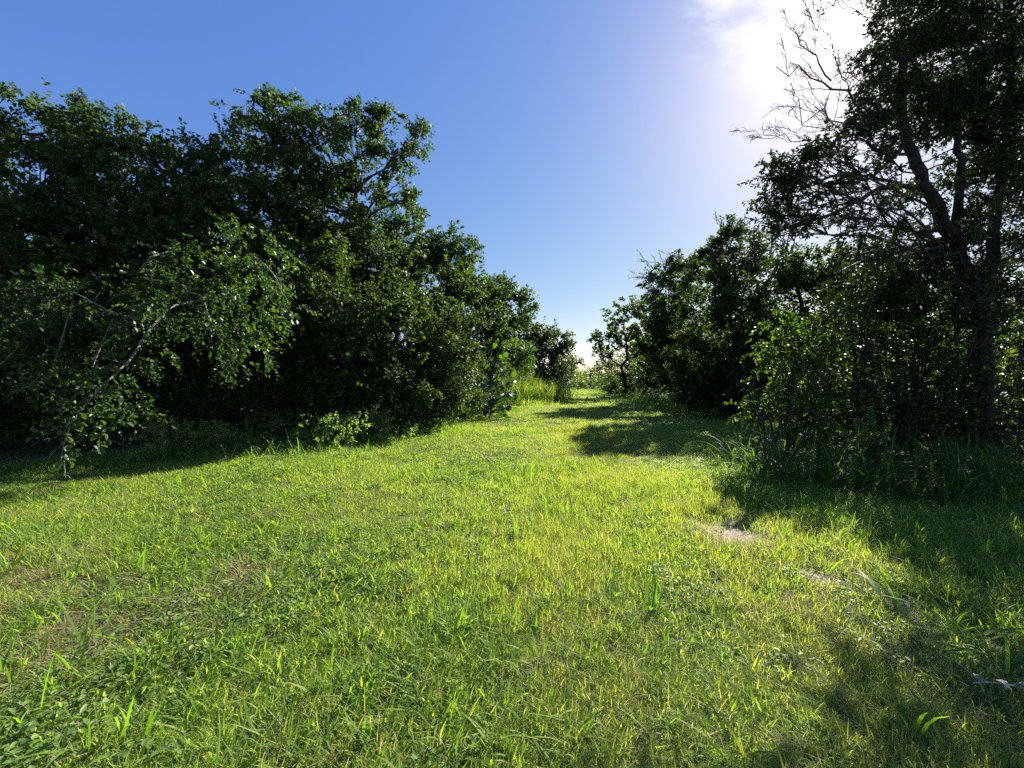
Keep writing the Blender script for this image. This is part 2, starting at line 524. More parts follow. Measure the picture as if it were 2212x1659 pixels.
bands = [(0.6, 2.2, 400, 1.0), (2.2, 4, 330, 1.0), (4, 7, 210, 1.02), (7, 12, 110, 1.15), (12, 20, 55, 1.5), (20, 34, 26, 2.0), (34, 64, 11, 2.9)]
PP, II, SS = [], [], []
for (y0, y1, dens, sc) in bands:
    A = (y1 - y0)
    xlo, xhi = max(-10, -1.45 * y1 - 1), min(18, 1.45 * y1 + 1)
    N = int(dens * A * (xhi - xlo))
    x = rng.uniform(xlo, xhi, N); y = rng.uniform(y0, y1, N)
    keep = (np.abs(x) < 1.45 * y + 1.0)
    edge = .35 * np.sin(y * 1.9) + .25 * np.sin(y * 4.1 + 1)
    keep &= (x > np.interp(y, XL_Y, XL_X) - .5 + edge) & (x < np.interp(y, XR_Y, XR_X) + .6 + edge)
    pr = np.ones(N)
    for (bx, by, br) in BARE:
        dd = np.hypot(x - bx, (y - by)) + .25 * (vnoise(x, y, 9, 5) - .5)
        pr *= np.clip((dd - br * .55) / (br * .7), .0, 1)
    for (bx, by, br) in DRY:
        dd = np.hypot(x - bx, y - by) + .3 * (vnoise(x, y, 7, 6) - .5)
        pr *= np.clip((dd - br * .2) / br, .55, 1)
    pr *= np.clip(.35 + 1.6 * vnoise(x, y, 5.5, 9), .62, 1)
    keep &= rng.uniform(0, 1, N) < pr
    x, y = x[keep], y[keep]; N = len(x)
    # mix of kinds
    trk = np.exp(-((x - (0.10 + .12 * y)) / (.40 + .02 * y)) ** 2) + .8 * np.exp(-((x - (1.65 + .05 * y)) / (.5 + .02 * y)) ** 2)   # wheel lines: finer, yellower grass
    fine = np.clip(.12 + .75 * trk + .35 * (vnoise(x, y, 2.2, 3) - .5), .03, .92)
    weedp = np.clip((vnoise(x, y, 1.6, 4) - .45) * 1.0, 0.02, .38) * np.where(x < .2, 1, .35)
    coar = np.clip((vnoise(x, y, 2.0, 8) - .42) * .5, .02, .24) * np.where(x < 0, 1.3, .8)
    u = rng.uniform(0, 1, N)
    kind = np.where(u < fine, 1, 0)
    u2 = rng.uniform(0, 1, N)
    kind = np.where((kind == 0) & (u2 < weedp), 2, kind)
    kind = np.where(rng.uniform(0, 1, N) < coar, 3, kind)
    idx = np.select([kind == 0, kind == 1, kind == 2], [rng.integers(0, 5, N), rng.integers(5, 9, N), rng.integers(9, 13, N)], rng.integers(13, 17, N))
    dry = np.zeros(N)
    for (bx, by, br) in DRY:
        dry += np.exp(-((x - bx) ** 2 + (y - by) ** 2) / (br * 1.1) ** 2)
    for (bx, by, br) in BARE:
        dry += .4 * np.exp(-((x - bx) ** 2 + (y - by) ** 2) / (br * 2.2) ** 2)
    st_ = rng.uniform(0, 1, N) < np.clip(.03 + .42 * dry + .03 * (trk > .5), 0, .5)
    idx = np.where(st_, rng.integers(20, 23, N), idx)
    s = sc * rng.uniform(.75, 1.3, N)
    hgt = s * (.66 + .52 * vnoise(x, y, 1.3, 12)) * (1.0 if y0 < 12 else .62)
    PP.append(np.stack([x, y, gz(x, y)], -1)); II.append(idx); SS.append(np.stack([s, s, hgt], -1))
scatter('lawn_grass', np.concatenate(PP), np.concatenate(II), np.concatenate(SS), 'mown bright green lawn grass and low weeds covering the clearing')

# shaggy unmown strip along both edges and in the shade of the big tree
PP, II, SS = [], [], []


def strip(N, fx, y0, y1, spread, s0, s1, off=0):
    y = rng.uniform(y0, y1, N)
    x = fx(y) + off + rng.normal(0, spread, N)
    s = rng.uniform(s0, s1, N)
    PP.append(np.stack([x, y, gz(x, y)], -1)); II.append(rng.integers(17, 20, N)); SS.append(np.stack([s, s, s * rng.uniform(.7, 1.2, N)], -1))


fl = lambda y: np.interp(y, XL_Y, XL_X)
fr = lambda y: np.interp(y, XR_Y, XR_X)
strip(420, fl, 5.5, 12, .35, .6, 1.1, -.3)
strip(420, fl, 12, 22, .45, .9, 1.6, -.1)
strip(500, fl, 22, 58, .7, 1.6, 2.8, 0)
strip(300, fr, 6, 16, .4, .7, 1.2, .2)
strip(400, fr, 16, 60, .7, 1.4, 2.6, .2)
xx = rng.uniform(2.9, 7.2, 2600); yy = rng.uniform(1.6, 6.2, 2600)
kk = (xx > 2.9 + .35 * np.sin(yy * 2.3) + np.maximum(0, 3.4 - yy) * .1) & (np.abs(xx) < 1.45 * yy + 1.2)
xx, yy = xx[kk], yy[kk]
s = rng.uniform(.5, 1.15, len(xx))
PP.append(np.stack([xx, yy, gz(xx, yy)], -1)); II.append(rng.integers(13, 20, len(xx))); SS.append(np.stack([s, s, s * rng.uniform(.6, 1.0, len(xx))], -1))
scatter('edge_grass', np.concatenate(PP), np.concatenate(II), np.concatenate(SS), 'shaggy unmown grass fringing the clearing and filling its shaded side')


# ------------------------------------------------------------------ foliage
def lobe_leaves(mb, c, r, k=3.0, L=.085, W=.05, hexa=False, nsub=14, per=10, sprig=.30, droop=.15, sub_r=.20, cap=16000, shoots=4):
    """fill an uneven clump (ellipsoid c, r) with sprigs of leaves gathered in sub-clumps; returns the sub-clump centres"""
    area = math.pi * r[0] * r[2]
    nl = int(min(cap, k * area / (L * W * .5)))
    ns = max(6, nl // per)
    u = unit(rng.normal(0, 1, (nsub, 3)))
    cs = u * rng.uniform(.58, 1.0, (nsub, 1))
    which = rng.integers(0, nsub, ns)
    stray = rng.uniform(0, 1, ns) < .05
    off = rng.normal(0, 1, (ns, 3)) * (sub_r * rng.uniform(.5, 1.3, nsub)[which])[:, None]
    q = cs[which] + off * np.where(stray, 1.7, 1)[:, None]
    if shoots:                      # a few leafy shoots that stick out of the clump
        sdir = unit(rng.normal(0, 1, (shoots, 3)) + np.array([0, 0, .55]))
        isx = rng.uniform(0, 1, ns) < min(.16, .035 * shoots)
        w_ = rng.integers(0, shoots, ns)
        tt_ = rng.uniform(.75, 1.0, shoots)[w_] + rng.uniform(0, 1, ns) ** 1.4 * rng.uniform(.25, .65, shoots)[w_]
        q = np.where(isx[:, None], sdir[w_] * tt_[:, None] + rng.normal(0, .05, (ns, 3)), q)
    p = c + q * r
    ax = unit(unit(q) * .9 + rng.normal(0, .55, (ns, 3)) + np.array([0, 0, .25 - droop]))
    sl = sprig * rng.uniform(.6, 1.3, ns)
    t = (np.arange(per) + .5) / per
    base = p[:, None, :] + ax[:, None, :] * (sl[:, None] * t[None, :])[..., None]
    base[..., 2] -= (droop * sl[:, None] * t[None, :] ** 2)
    side = unit(np.cross(ax[:, None, :], rng.normal(0, 1, (ns, per, 3))))
    d = ax[:, None, :] * .5 + side * .85
    d[..., 2] -= .25
    nr = np.array([0, 0, .75]) + rng.normal(0, .55, (ns, per, 3))
    sz = rng.uniform(.65, 1.2, ns * per)
    mb.leaves(base.reshape(-1, 3), d.reshape(-1, 3), nr.reshape(-1, 3), L * sz, W * sz, hexa, .22, .08)
    return c + cs * r, p, ax, sl


def bez(a, b, lift, n=8, jit=.03):
    a, b = np.asarray(a, float), np.asarray(b, float)
    m = (a + b) / 2 + np.array([0, 0, lift])
    t = np.linspace(0, 1, n)[:, None]
    P = (1 - t) ** 2 * a + 2 * t * (1 - t) * m + t ** 2 * b
    L = np.linalg.norm(b - a)
    P[1:-1] += rng.normal(0, jit * L / 2, (n - 2, 3))
    return P


def lobe(xd, yd, rxd, ryd, Y):
    f = S / FPX * Y
    return D(xd, yd, Y), np.array([rxd * f, (rxd + ryd) / 2 * f, ryd * f])


def tree(name, label, cat, base_xy, top, lobes, mat, bark='bark', tr=.18, k=3.0, L=.085, W=.05, hexa=False, sides=8,
         group=None, twigs=False, nsub=10, droop=.15, trunk_pts=None, cap=16000, sprig=.30, limb_every=1, ys=1.0, limb_k=1.0):
    """trunk from base to `top`, one limb into each clump, leaves in the clumps"""
    bx, by = base_xy[0] * ys, base_xy[1] * ys
    z0 = float(gz(bx, by)) - .1
    root = thing(name, label, cat, (bx, by, z0 + .1), group)
    top = np.asarray(top, float) * ys + np.array([0, 0, CH * (1 - ys)])
    T = MB()
    if trunk_pts is None:
        tp = bez((bx, by, z0), top, 0, 9, .05)
    else:
        tp = np.array([(bx, by, z0)] + [tuple(q) for q in trunk_pts])
        tt = np.linspace(0, len(tp) - 1, 4 * len(tp))
        tp = np.stack([np.interp(tt, np.arange(len(tp)), tp[:, j]) for j in range(3)], -1)
        tp[2:-1] += rng.normal(0, tr * .12, tp[2:-1].shape)
    rad = np.linspace(tr, tr * .35, len(tp))
    rad[0] *= 1.35
    T.tube(tp, rad, sides)
    T.build('trunk', M[bark], root, True)
    C, TW = MB(), MB()
    for j, lb in enumerate(lobes):
        c, r = lobe(*lb[:4], lb[4] * ys)
        kk = k * (lb[5] if len(lb) > 5 else 1)
        cs, p, ax, sl = lobe_leaves(C, c, r, kk, L, W, hexa, nsub, 10, sprig, droop, cap=cap)
        if j % limb_every == 0:
            B = MB()
            hi = tp[:, 2] < c[2] - .1 * np.linalg.norm(c[:2] - top[:2])
            cand = np.where(hi)[0]
            ai = cand[-1] if len(cand) else len(tp) // 2
            ai = max(ai, len(tp) // 4)
            a = tp[ai]
            w = bez(a, c, .12 * np.linalg.norm(c - a), 8, .05)
            r0 = limb_k * min(rad[ai] * .6, .03 + .014 * np.linalg.norm(c - a))
            B.tube(w, np.linspace(r0, r0 * .4, 8), 5)
            for q in cs[:10]:
                B.tube(bez(w[5], q, .05, 5, .08), np.linspace(r0 * .35, .006, 5), 4)
            if twigs:
                sel = rng.choice(len(p), min(len(p), 60), replace=False)
                for s_ in sel:
                    TW.tube(np.stack([p[s_] - ax[s_] * .12, p[s_] + ax[s_] * sl[s_] * .5, p[s_] + ax[s_] * sl[s_]]), [.007, .005, .003], 3)
            B.build('limb', M[bark], root, True)
    C.build('crown', M[mat], root, kind='stuff')
    if twigs:
        TW.build('twig_mass', M[bark], root, kind='stuff')
    return root


def shrub(name, label, base_xy, lobes, mat, k=3.0, L=.085, W=.05, hexa=False, group=None, cat='shrub', droop=.1, nsub=14, sprig=.3, bark='bark', cap=14000):
    bx, by = base_xy
    z0 = float(gz(bx, by)) - .05
    root = thing(name, label, cat, (bx, by, z0 + .05), group)
    C = MB()
    for lb in lobes:
        c, r = lobe(*lb[:5])
        cs, p, ax, sl = lobe_leaves(C, c, r, k * (lb[5] if len(lb) > 5 else 1), L, W, hexa, nsub, 10, sprig, droop, cap=cap)
        B = MB()
        w = bez((bx + rng.normal(0, .12), by + rng.normal(0, .12), z0), c, .1, 7, .05)
        B.tube(w, np.linspace(.03, .012, 7), 5)
        for q in cs[:6]:
            B.tube(bez(w[4], q, .03, 4, .08), np.linspace(.011, .004, 4), 3)
        B.build('stem', M[bark], root, True)
    C.build('foliage', M[mat], root, kind='stuff')
    return root


def bare_branch(mb, a, b, r0, nside=7, depth=2, lift=.1, spread=.9, frac=.45, rmin=.0025):
    """leafless branch with forking side twigs"""
    w = bez(a, b, lift, 9, .04)
    L = np.linalg.norm(np.asarray(b) - np.asarray(a))
    mb.tube(w, np.linspace(max(r0, rmin), max(r0 * .25, rmin), 9), 5 if r0 > .01 else 3)
    if depth == 0:
        return
    ax = unit(np.asarray(b, float) - np.asarray(a, float))
    for j in range(nside):
        f = rng.uniform(.25, .98)
        q = w[int(f * 8)]
        d = unit(ax * .8 + rng.normal(0, spread * .6, 3) + np.array([0, 0, .25]))
        bare_branch(mb, q, q + d * L * frac * rng.uniform(.4, 1.1) * (1.15 - f * .5), r0 * .45 * (1.1 - .5 * f), max(2, nside - 3), depth - 1, .03, spread, frac, rmin)


def woodland(name, label, boxes, mat, L=.2, W=.13):
    mb = MB()
    for (x0, x1, y0, y1, z0, z1, N) in boxes:
        p = rng.uniform((x0, y0, z0), (x1, y1, z1), (N, 3))
        tt = z1 * (.75 + .25 * vnoise(p[:, 0], p[:, 1], 1.2, 31))
        p[:, 2] = np.minimum(p[:, 2], tt - rng.uniform(0, .5, N))
        mb.leaves(p, rng.normal(0, 1, (N, 3)), np.array([0, 0, .6]) + rng.normal(0, .6, (N, 3)), L * rng.uniform(.7, 1.3, N), W * rng.uniform(.7, 1.3, N), False)
    o = mb.build(name, M[mat])
    o['kind'] = 'stuff'; o['label'] = label; o['category'] = 'woodland'
    return o


# ---------------- left side
tree('broadleaf_tree', 'dark broad-leaved tree whose drooping branch hangs over the shaded lawn edge', 'tree', (-13.2, 10.9), D(-60, 360, 11.2),
     [(20, 250, 85, 50, 11), (115, 285, 100, 42, 11.3), (212, 290, 60, 45, 11.5), (-90, 300, 110, 80, 10.6), (40, 425, 130, 65, 10.2),
      (170, 400, 105, 75, 10.8), (-90, 450, 120, 90, 10), (50, 540, 150, 80, 9.8), (190, 520, 120, 80, 10.4), (-60, 640, 140, 90, 9.4), (110, 650, 140, 80, 9.6), (0, 800, 150, 100, 9.2), (150, 790, 110, 90, 9.8)],
     'leaf', tr=.22, k=5.2, L=.10, W=.07, ys=.86)
tree('broadleaf_tree', 'wide dark tree with thin leafy shoots sticking up over its low crown', 'tree', (-7.2, 12.0), D(330, 400, 12),
     [(300, 380, 90, 75, 12.6), (395, 385, 85, 50, 12.2), (470, 420, 65, 80, 12.6), (250, 470, 120, 85, 11.4), (370, 490, 130, 85, 11.6), (480, 520, 100, 80, 11.8),
      (270, 600, 140, 90, 11), (420, 620, 130, 90, 11.2), (330, 720, 150, 80, 11.2), (470, 740, 120, 90, 11.6),
      (330, 300, 50, 14, 12.2, 1.0), (290, 262, 26, 9, 12.2, .7), (478, 320, 14, 50, 12.4, .7)],
     'leaf', tr=.18, k=5.2, L=.105, W=.074, ys=.86)
tree('broadleaf_tree', 'tallest dark tree on the shaded bank, its crown reaching right in loose tufts', 'tree', (-4.9, 13.2), D(770, 420, 13.3),
     [(545, 232, 41, 22, 13), (615, 255, 41, 31, 13.1), (590, 310, 72, 42, 13.1), (665, 300, 38, 41, 13), (540, 380, 68, 51, 12.7), (650, 385, 72, 47, 12.6),
      (718, 270, 32, 26, 13.6), (770, 262, 34, 20, 13.6), (840, 280, 42, 30, 13.6), (910, 310, 19, 26, 13.6), (770, 330, 51, 38, 13.5), (860, 345, 44, 26, 13.4),
      (790, 400, 42, 41, 13.4), (845, 415, 34, 22, 13.3), (882, 438, 19, 15, 13.2), (680, 450, 105, 62, 12.7), (570, 470, 110, 80, 12.2), (640, 540, 110, 70, 12.2), (730, 500, 80, 60, 12.8), (500, 290, 20, 12, 13, .7)],
     'leaf', tr=.18, k=6.0, L=.105, W=.074, twigs=True, ys=.9)
tree('broadleaf_tree', 'rounded dark tree with a leafy arm poking out toward the grassy path', 'tree', (-3.4, 15.8), D(960, 560, 15.2),
     [(770, 545, 110, 75, 13.2), (885, 520, 60, 62, 14.3), (895, 480, 28, 30, 14.4), (960, 555, 60, 45, 15), (1008, 548, 26, 26, 15.3), (1035, 610, 50, 45, 16), (950, 630, 90, 70, 14.6),
      (850, 630, 100, 70, 13.2), (1000, 690, 80, 70, 16.6), (1060, 690, 45, 60, 18), (1075, 630, 26, 30, 18), (1095, 650, 34, 28, 18.5), (1136, 655, 20, 24, 19), (1108, 690, 30, 26, 19), (1040, 780, 50, 60, 18.4), (1060, 840, 40, 50, 18.8)],
     'leaf', tr=.17, k=6, L=.12, W=.082)
tree('bushy_tree', 'low bushy dark tree bulging forward at the lawn edge beside leafy weeds', 'tree', (-4.2, 12.6), D(860, 680, 12.6),
     [(850, 660, 55, 45, 12.6), (810, 730, 90, 65, 12.3), (900, 740, 80, 60, 13), (960, 720, 60, 60, 13.8), (740, 700, 100, 75, 11.9), (760, 800, 120, 65, 12), (880, 820, 100, 60, 12.6), (970, 800, 70, 65, 13.8),
      (690, 600, 90, 70, 12.1), (650, 680, 90, 80, 11.7), (660, 800, 80, 70, 11.8), (930, 860, 70, 35, 13.8), (985, 850, 45, 40, 16)],
     'leaf_olive', tr=.11, k=5.4, L=.094, W=.066, ys=.84)
woodland('woodland', 'deep shaded woodland behind the left-hand trees', [(-30, -8, 13, 17, 0, 6.6, 34000), (-9, -5.2, 13, 16.5, 0, 6, 12000), (-5, -2.5, 18.5, 24, 0, 5.5, 7000), (-30, -13, 6, 14, 0, 7, 20000), (-2.5, 1.5, 25, 33, 0, 4.5, 7000)], 'leaf', .30, .2)

for lab, bxy, lbs in [('dark leafy undergrowth under the tall tree with the loose crown', (-5.9, 10.2), [(560, 880, 90, 50, 10), (480, 890, 80, 50, 9.8), (640, 880, 80, 50, 10.2), (560, 820, 80, 50, 10.6)]),
                      ('dark leafy undergrowth at the foot of the low bushy tree', (-3.9, 10.8), [(720, 890, 80, 45, 10.6), (800, 880, 80, 45, 11), (870, 885, 70, 36, 11.4), (930, 880, 60, 34, 12.2)]),
                      ('dark leafy undergrowth beneath the drooping branches', (-8.4, 8.8), [(150, 890, 110, 50, 8.8), (300, 880, 110, 50, 9.2), (20, 880, 100, 60, 8.6), (400, 880, 80, 50, 9.6), (-90, 880, 90, 70, 8.4)]),
                      ('dark leafy undergrowth beside the large-leaved plant', (-1.9, 15.6), [(985, 870, 40, 26, 15.4), (1030, 865, 36, 30, 16), (1065, 862, 30, 26, 16.4)])]:
    shrub('undergrowth_bush', lab, bxy, lbs, 'leaf', k=3.4, L=.085, W=.055, sprig=.26, cat='undergrowth', cap=7000)

# drooping near branches of the first tree: bare pale wood, separate leaves
DB = thing('drooping_branch', 'long pale branches arching down with glossy leaves at their tips, in front of dark foliage', 'branch', (-8.6, 9.4, 2.5))
bm_ = MB()
paths = [([(520, 640, 8.6), (370, 657, 6.9), (318, 720, 6.3), (285, 775, 5.9), (225, 830, 5.4), (160, 900, 5.1), (135, 960, 4.95), (128, 1008, 4.9)], .024),
         ([(430, 690, 7.4), (300, 690, 6.8), (240, 675, 6.6), (180, 640, 6.5), (100, 612, 6.4), (50, 632, 6.3)], .021),
         ([(-40, 725, 6.0), (40, 700, 6.1), (110, 680, 6.3)], .02),
         ([(0, 790, 6.1), (55, 735, 6.2), (75, 715, 6.4)], .018),
         ([(300, 590, 7.4), (330, 555, 6.2), (380, 540, 7.1)], .02),
         ([(405, 630, 7.1), (440, 640, 7.0), (455, 700, 6.8), (460, 760, 6.7)], .016),
         ([(520, 560, 8.2), (560, 560, 7.6), (600, 600, 6.2), (610, 660, 7.0)], .018),
         ([(160, 650, 6.5), (120, 780, 6.2), (90, 840, 6.1)], .012),
         ([(245, 690, 6.6), (205, 780, 6.2), (200, 800, 6.1)], .012)]
for pts, r0 in paths:
    P = np.array([D(*q) for q in pts])
    tt = np.linspace(0, len(P) - 1, 5 * len(P))
    P2 = np.stack([np.interp(tt, np.arange(len(P)), P[:, j]) for j in range(3)], -1)
    for _ in range(2):
        P2[1:-1] = (P2[:-2] + 2 * P2[1:-1] + P2[2:]) / 4
    bm_.tube(P2, np.linspace(r0, max(.004, r0 * .18), len(P2)), 6)
    for q in range(6, len(P2) - 1, 3):
        d = unit(P2[q] - P2[q - 1] + rng.normal(0, .012, 3))
        bare_branch(bm_, P2[q], P2[q] + (unit(d + rng.normal(0, .6, 3)) * rng.uniform(.15, .4)), .006, 3, 1, .02)
bm_.build('branch_wood', M['bark_pale'], DB, True)
fm = MB()
near = [(530, 540, 75, 40, 7.7), (570, 600, 62, 45, 7.4), (540, 660, 80, 50, 6.2), (490, 720, 60, 45, 7.0), (545, 750, 42, 48, 7.0, .8), (430, 590, 80, 50, 7.5), (400, 660, 80, 50, 6.2), (470, 790, 30, 30, 6.9, .6),
        (130, 628, 75, 30, 6.6), (230, 640, 80, 40, 6.8), (60, 700, 90, 50, 6.5), (170, 720, 95, 55, 6.6), (290, 740, 60, 45, 6.5), (30, 800, 60, 45, 6.3, .8), (120, 800, 50, 60, 6.3, .7),
        (235, 830, 58, 30, 5.5), (225, 870, 62, 34, 5.4), (190, 900, 40, 40, 5.25, .8), (60, 640, 60, 25, 6.5), (340, 620, 60, 40, 7.3)]
for lb in near:
    c, r = lobe(*lb[:5])
    lobe_leaves(fm, c, r, 1.5 * (lb[5] if len(lb) > 5 else 1), .075, .046, True, 10, 8, .26, .5, .28, 2600)
fm.build('foliage', M['leaf_near'], DB, kind='stuff')
# single leaves that can be picked out on the hanging tips
lt = MB()
lt.leaves(np.zeros((1, 3)), np.array([[0, 1., 0]]), np.array([[0, 0, 1.]]), .1, .062, True, .18, .12)
leaf_meshes = [lt.mesh('leaf', M['leaf_near'])]
lt = MB()
lt.leaves(np.zeros((1, 3)), np.array([[0, 1., 0]]), np.array([[0, 0, 1.]]), .085, .056, True, .3, -.06)
leaf_meshes.append(lt.mesh('leaf', M['leaf_near']))


def place_leaf(parent, p, d, nrm, s, meshes, name='leaf'):
    d = Vector(d).normalized()
    x = d.cross(Vector(nrm)).normalized()
    z = x.cross(d)
    o = bpy.data.objects.new(name, random.choice(meshes))
    COL.objects.link(o)
    o.parent = parent
    m = Matrix((x, d, z)).transposed().to_4x4()
    m.translation = Vector(p)
    o.matrix_parent_inverse = parent_inv(parent)
    o.matrix_basis = m @ Matrix.Scale(s, 4)
    return o


tips = [((225, 830, 5.4), (60, 40), 40), ((255, 880, 5.35), (42, 40), 40), ((215, 920, 5.2), (22, 40), 26), ((160, 900, 5.1), (30, 30), 26), ((143, 950, 4.95), (14, 30), 16), ((128, 1000, 4.9), (10, 14), 8), ((152, 985, 4.95), (10, 14), 6),
        ((480, 760, 6.8), (40, 30), 30), ((600, 640, 7.1), (26, 26), 26), ((545, 690, 7.0), (40, 50), 30), ((75, 850, 6.1), (24, 30), 16), ((285, 905, 5.25), (8, 20), 8)]
for (xd, yd, Y), (sx, sy), cnt in tips:
    for _ in range(cnt):
        p = D(xd + random.gauss(0, sx * .55), yd + random.gauss(0, sy * .55), Y + random.gauss(0, .12))
        place_leaf(DB, p, (random.gauss(0, .5), random.gauss(0, .5), -.7), (random.gauss(0, .7), random.gauss(-.3, .6), random.gauss(.5, .4)), random.uniform(.75, 1.2), leaf_meshes)

# large-leaved plant at the corner of the path
PL = thing('broad_leaved_plant', 'plant with very large bright leaves at the bend of the path', 'plant', (-.86, 15.0, 0))
bl = MB()
tt = np.linspace(0, 1, 7)
wv = np.array([.10, .42, .5, .46, .34, .18, .0])
rows = []
for f, w in zip(tt, wv):
    for sx in (-1, -.5, 0, .5, 1):
        rows.append((sx * w, f - (.06 * abs(sx) if f < .2 else 0), .10 * abs(sx) * w - .22 * f * f + .03 * math.sin(9 * f + 4 * sx)))
bl.add(np.array(rows), [(a * 5 + b, a * 5 + b + 1, a * 5 + b + 6, a * 5 + b + 5) for a in range(6) for b in range(4)])
big = [bl.mesh('leaf', M['big_leaf'])]
st = MB()
spots = [(1085, 770, .35), (1060, 790, .4), (1095, 800, .42), (1070, 820, .45), (1100, 830, .45), (1050, 830, .5), (1035, 850, .45), (1080, 850, .45), (1105, 855, .38), (1040, 870, .45), (1060, 860, .42),
         (1020, 880, .4), (1050, 800, .35), (1090, 785, .35), (1075, 800, .4), (1110, 845, .35), (1030, 835, .38), (1015, 862, .4), (1068, 875, .4), (1088, 870, .36), (1060, 765, .25), (1078, 735, .25), (1060, 745, .2), (1045, 890, .4), (1075, 890, .4), (1100, 880, .36), (1030, 895, .36), (1062, 900, .34), (1090, 895, .34)]
for (xd, yd, s) in [(a + random.gauss(0, 7), b + random.gauss(0, 8), c * random.uniform(.4, .85)) for (a, b, c) in spots for _ in range(3)]:
    p = D(xd, yd, 14.9 + random.gauss(0, .25))
    c0 = np.array([-.86, 15.0, max(.2, p[2] - .5)])
    st.tube(bez(c0, p, .1, 5), np.linspace(.018, .007, 5), 4)
    d = (random.gauss(.15, .45), random.gauss(-.35, .4), -.65 + random.gauss(0, .25))
    place_leaf(PL, p, d, (random.gauss(.1, .5), random.gauss(-.6, .4), .7), s * 1.0, big)
st.tube(bez((-.86, 15.0, 0), (-.8, 15.0, 2.4), 0, 8), np.linspace(.022, .01, 8), 6)
st.tube(bez((-.86, 15.0, 0), D(1030, 850, 14.9), .2, 8), np.linspace(.02, .01, 8), 6)
st.build('stem', M['bark'], PL, True)

# farther trees along the path, left
tree('bushy_tree', 'dark bushy tree standing behind the stand of tall cane grass', 'tree', (2.6, 37), D(1145, 760, 37),
     [(1105, 715, 40, 36, 37), (1090, 770, 45, 50, 36), (1150, 735, 40, 28, 37), (1195, 745, 30, 30, 37.5), (1160, 780, 60, 34, 36.5), (1205, 785, 30, 28, 37), (1120, 810, 60, 30, 36), (1190, 815, 32, 26, 37), (1218, 768, 22, 20, 37.5), (1226, 795, 14, 18, 38), (1135, 705, 30, 20, 37)],
     'leaf_olive', tr=.2, k=6.5, L=.24, W=.16, sprig=.6, twigs=False)
shrub('roadside_bush', 'glossy-leaved bush where the tall cane grass ends', (5.6, 35), [(1212, 815, 22, 24, 35), (1205, 838, 20, 18, 34.5)], 'leaf_olive', L=.2, W=.12, sprig=.5)
shrub('roadside_bush', 'pale green bush at the far left edge of the path', (9.6, 55), [(1235, 805, 22, 22, 55), (1222, 830, 16, 16, 52)], 'leaf_far', L=.28, W=.17, sprig=.8)
shrub('roadside_bush', 'low round yellow-green bush closing off the far end of the path', (14.5, 62), [(1268, 832, 24, 14, 62), (1295, 833, 22, 14, 62), (1250, 838, 14, 10, 61)], 'leaf_far', L=.28, W=.17, sprig=.8, k=4)
woodland('distant_wood', 'distant pale green wood closing the view at the path end', [(2, 40, 76, 84, 0, 3.6, 9000), (-40, 4, 60, 70, 0, 5, 4000), (40, 90, 70, 90, 0, 6, 5000)], 'leaf_far', .5, .32)

# coconut-like palm far off
PM = thing('palm_tree', 'small palm with upright fronds rising beyond the path end', 'palm', (*D(1276, 845, 70)[:2], 0))
pc = D(1276, 806, 70)
tk = MB(); tk.tube(bez((pc[0], 70, -.1), pc, 0, 8), np.linspace(.2, .13, 8), 7); tk.build('trunk', M['bark'], PM, True)
for j in range(11):
    fmb = MB()
    az = j * 2.4 + .5
    le = random.uniform(.1, 1.1)
    Lf = random.uniform(2.2, 3.0)
    h = np.array([math.cos(az), math.sin(az), 0])
    p = pc.copy(); spine = [p.copy()]
    for q in range(12):
        a = le + 1.2 * (q / 12) ** 1.5
        p = p + (h * math.sin(a) + np.array([0, 0, 1]) * math.cos(a)) * Lf / 12
        spine.append(p.copy())
    spine = np.array(spine)
    fmb.tube(spine, np.linspace(.04, .01, 13), 4)
    b = np.repeat(spine[2:], 4, 0) + rng.normal(0, .02, (44, 3))
    sd = np.cross(h, [0, 0, 1])
    sg = np.tile([1, -1, 1, -1], 11)[:, None]
    d = sg * sd * .9 + np.repeat(unit(np.gradient(spine, axis=0))[2:], 4, 0) * .7 + np.array([0, 0, -.35])
    fmb.leaves(b, d, np.array([0, 0, 1.]) + rng.normal(0, .2, (44, 3)), .6, .07, False, .2)
    fmb.build('frond', M['leaf_far'], PM)

# ---------------- right side
tree('path_side_tree', 'slim-trunked tree with open airy crown leaning over the far path', 'tree', (10.2, 35), D(1348, 690, 34.5),
     [(1345, 690, 38, 26, 34), (1385, 680, 36, 24, 34.5), (1312, 722, 32, 26, 34), (1300, 768, 22, 18, 33.5, .8), (1284, 735, 14, 12, 33.5, .8), (1350, 740, 42, 30, 34.5), (1395, 735, 36, 36, 35), (1330, 770, 30, 22, 34.5, .6), (1360, 665, 20, 18, 34.2)],
     'leaf', bark='bark_dark', tr=.16, k=3.4, L=.26, W=.19, sprig=.5)
shrub('understory_bush', 'thin brownish bush under the airy path-side tree', (10.6, 38), [(1315, 805, 26, 22, 40), (1330, 828, 26, 18, 38), (1350, 812, 30, 28, 36), (1395, 800, 40, 44, 36), (1400, 760, 36, 40, 36), (1310, 835, 16, 12, 42), (1340, 842, 20, 12, 33.5), (1362, 838, 18, 14, 33)], 'leaf_olive', L=.18, W=.11, sprig=.5, k=3.6)
shrub('understory_bush', 'small sunlit yellow-green bush beside the slim tree trunk', (9.6, 28), [(1378, 800, 13, 18, 28), (1388, 822, 18, 14, 28)], 'leaf_bright', L=.16, W=.1, sprig=.4, k=2.4)
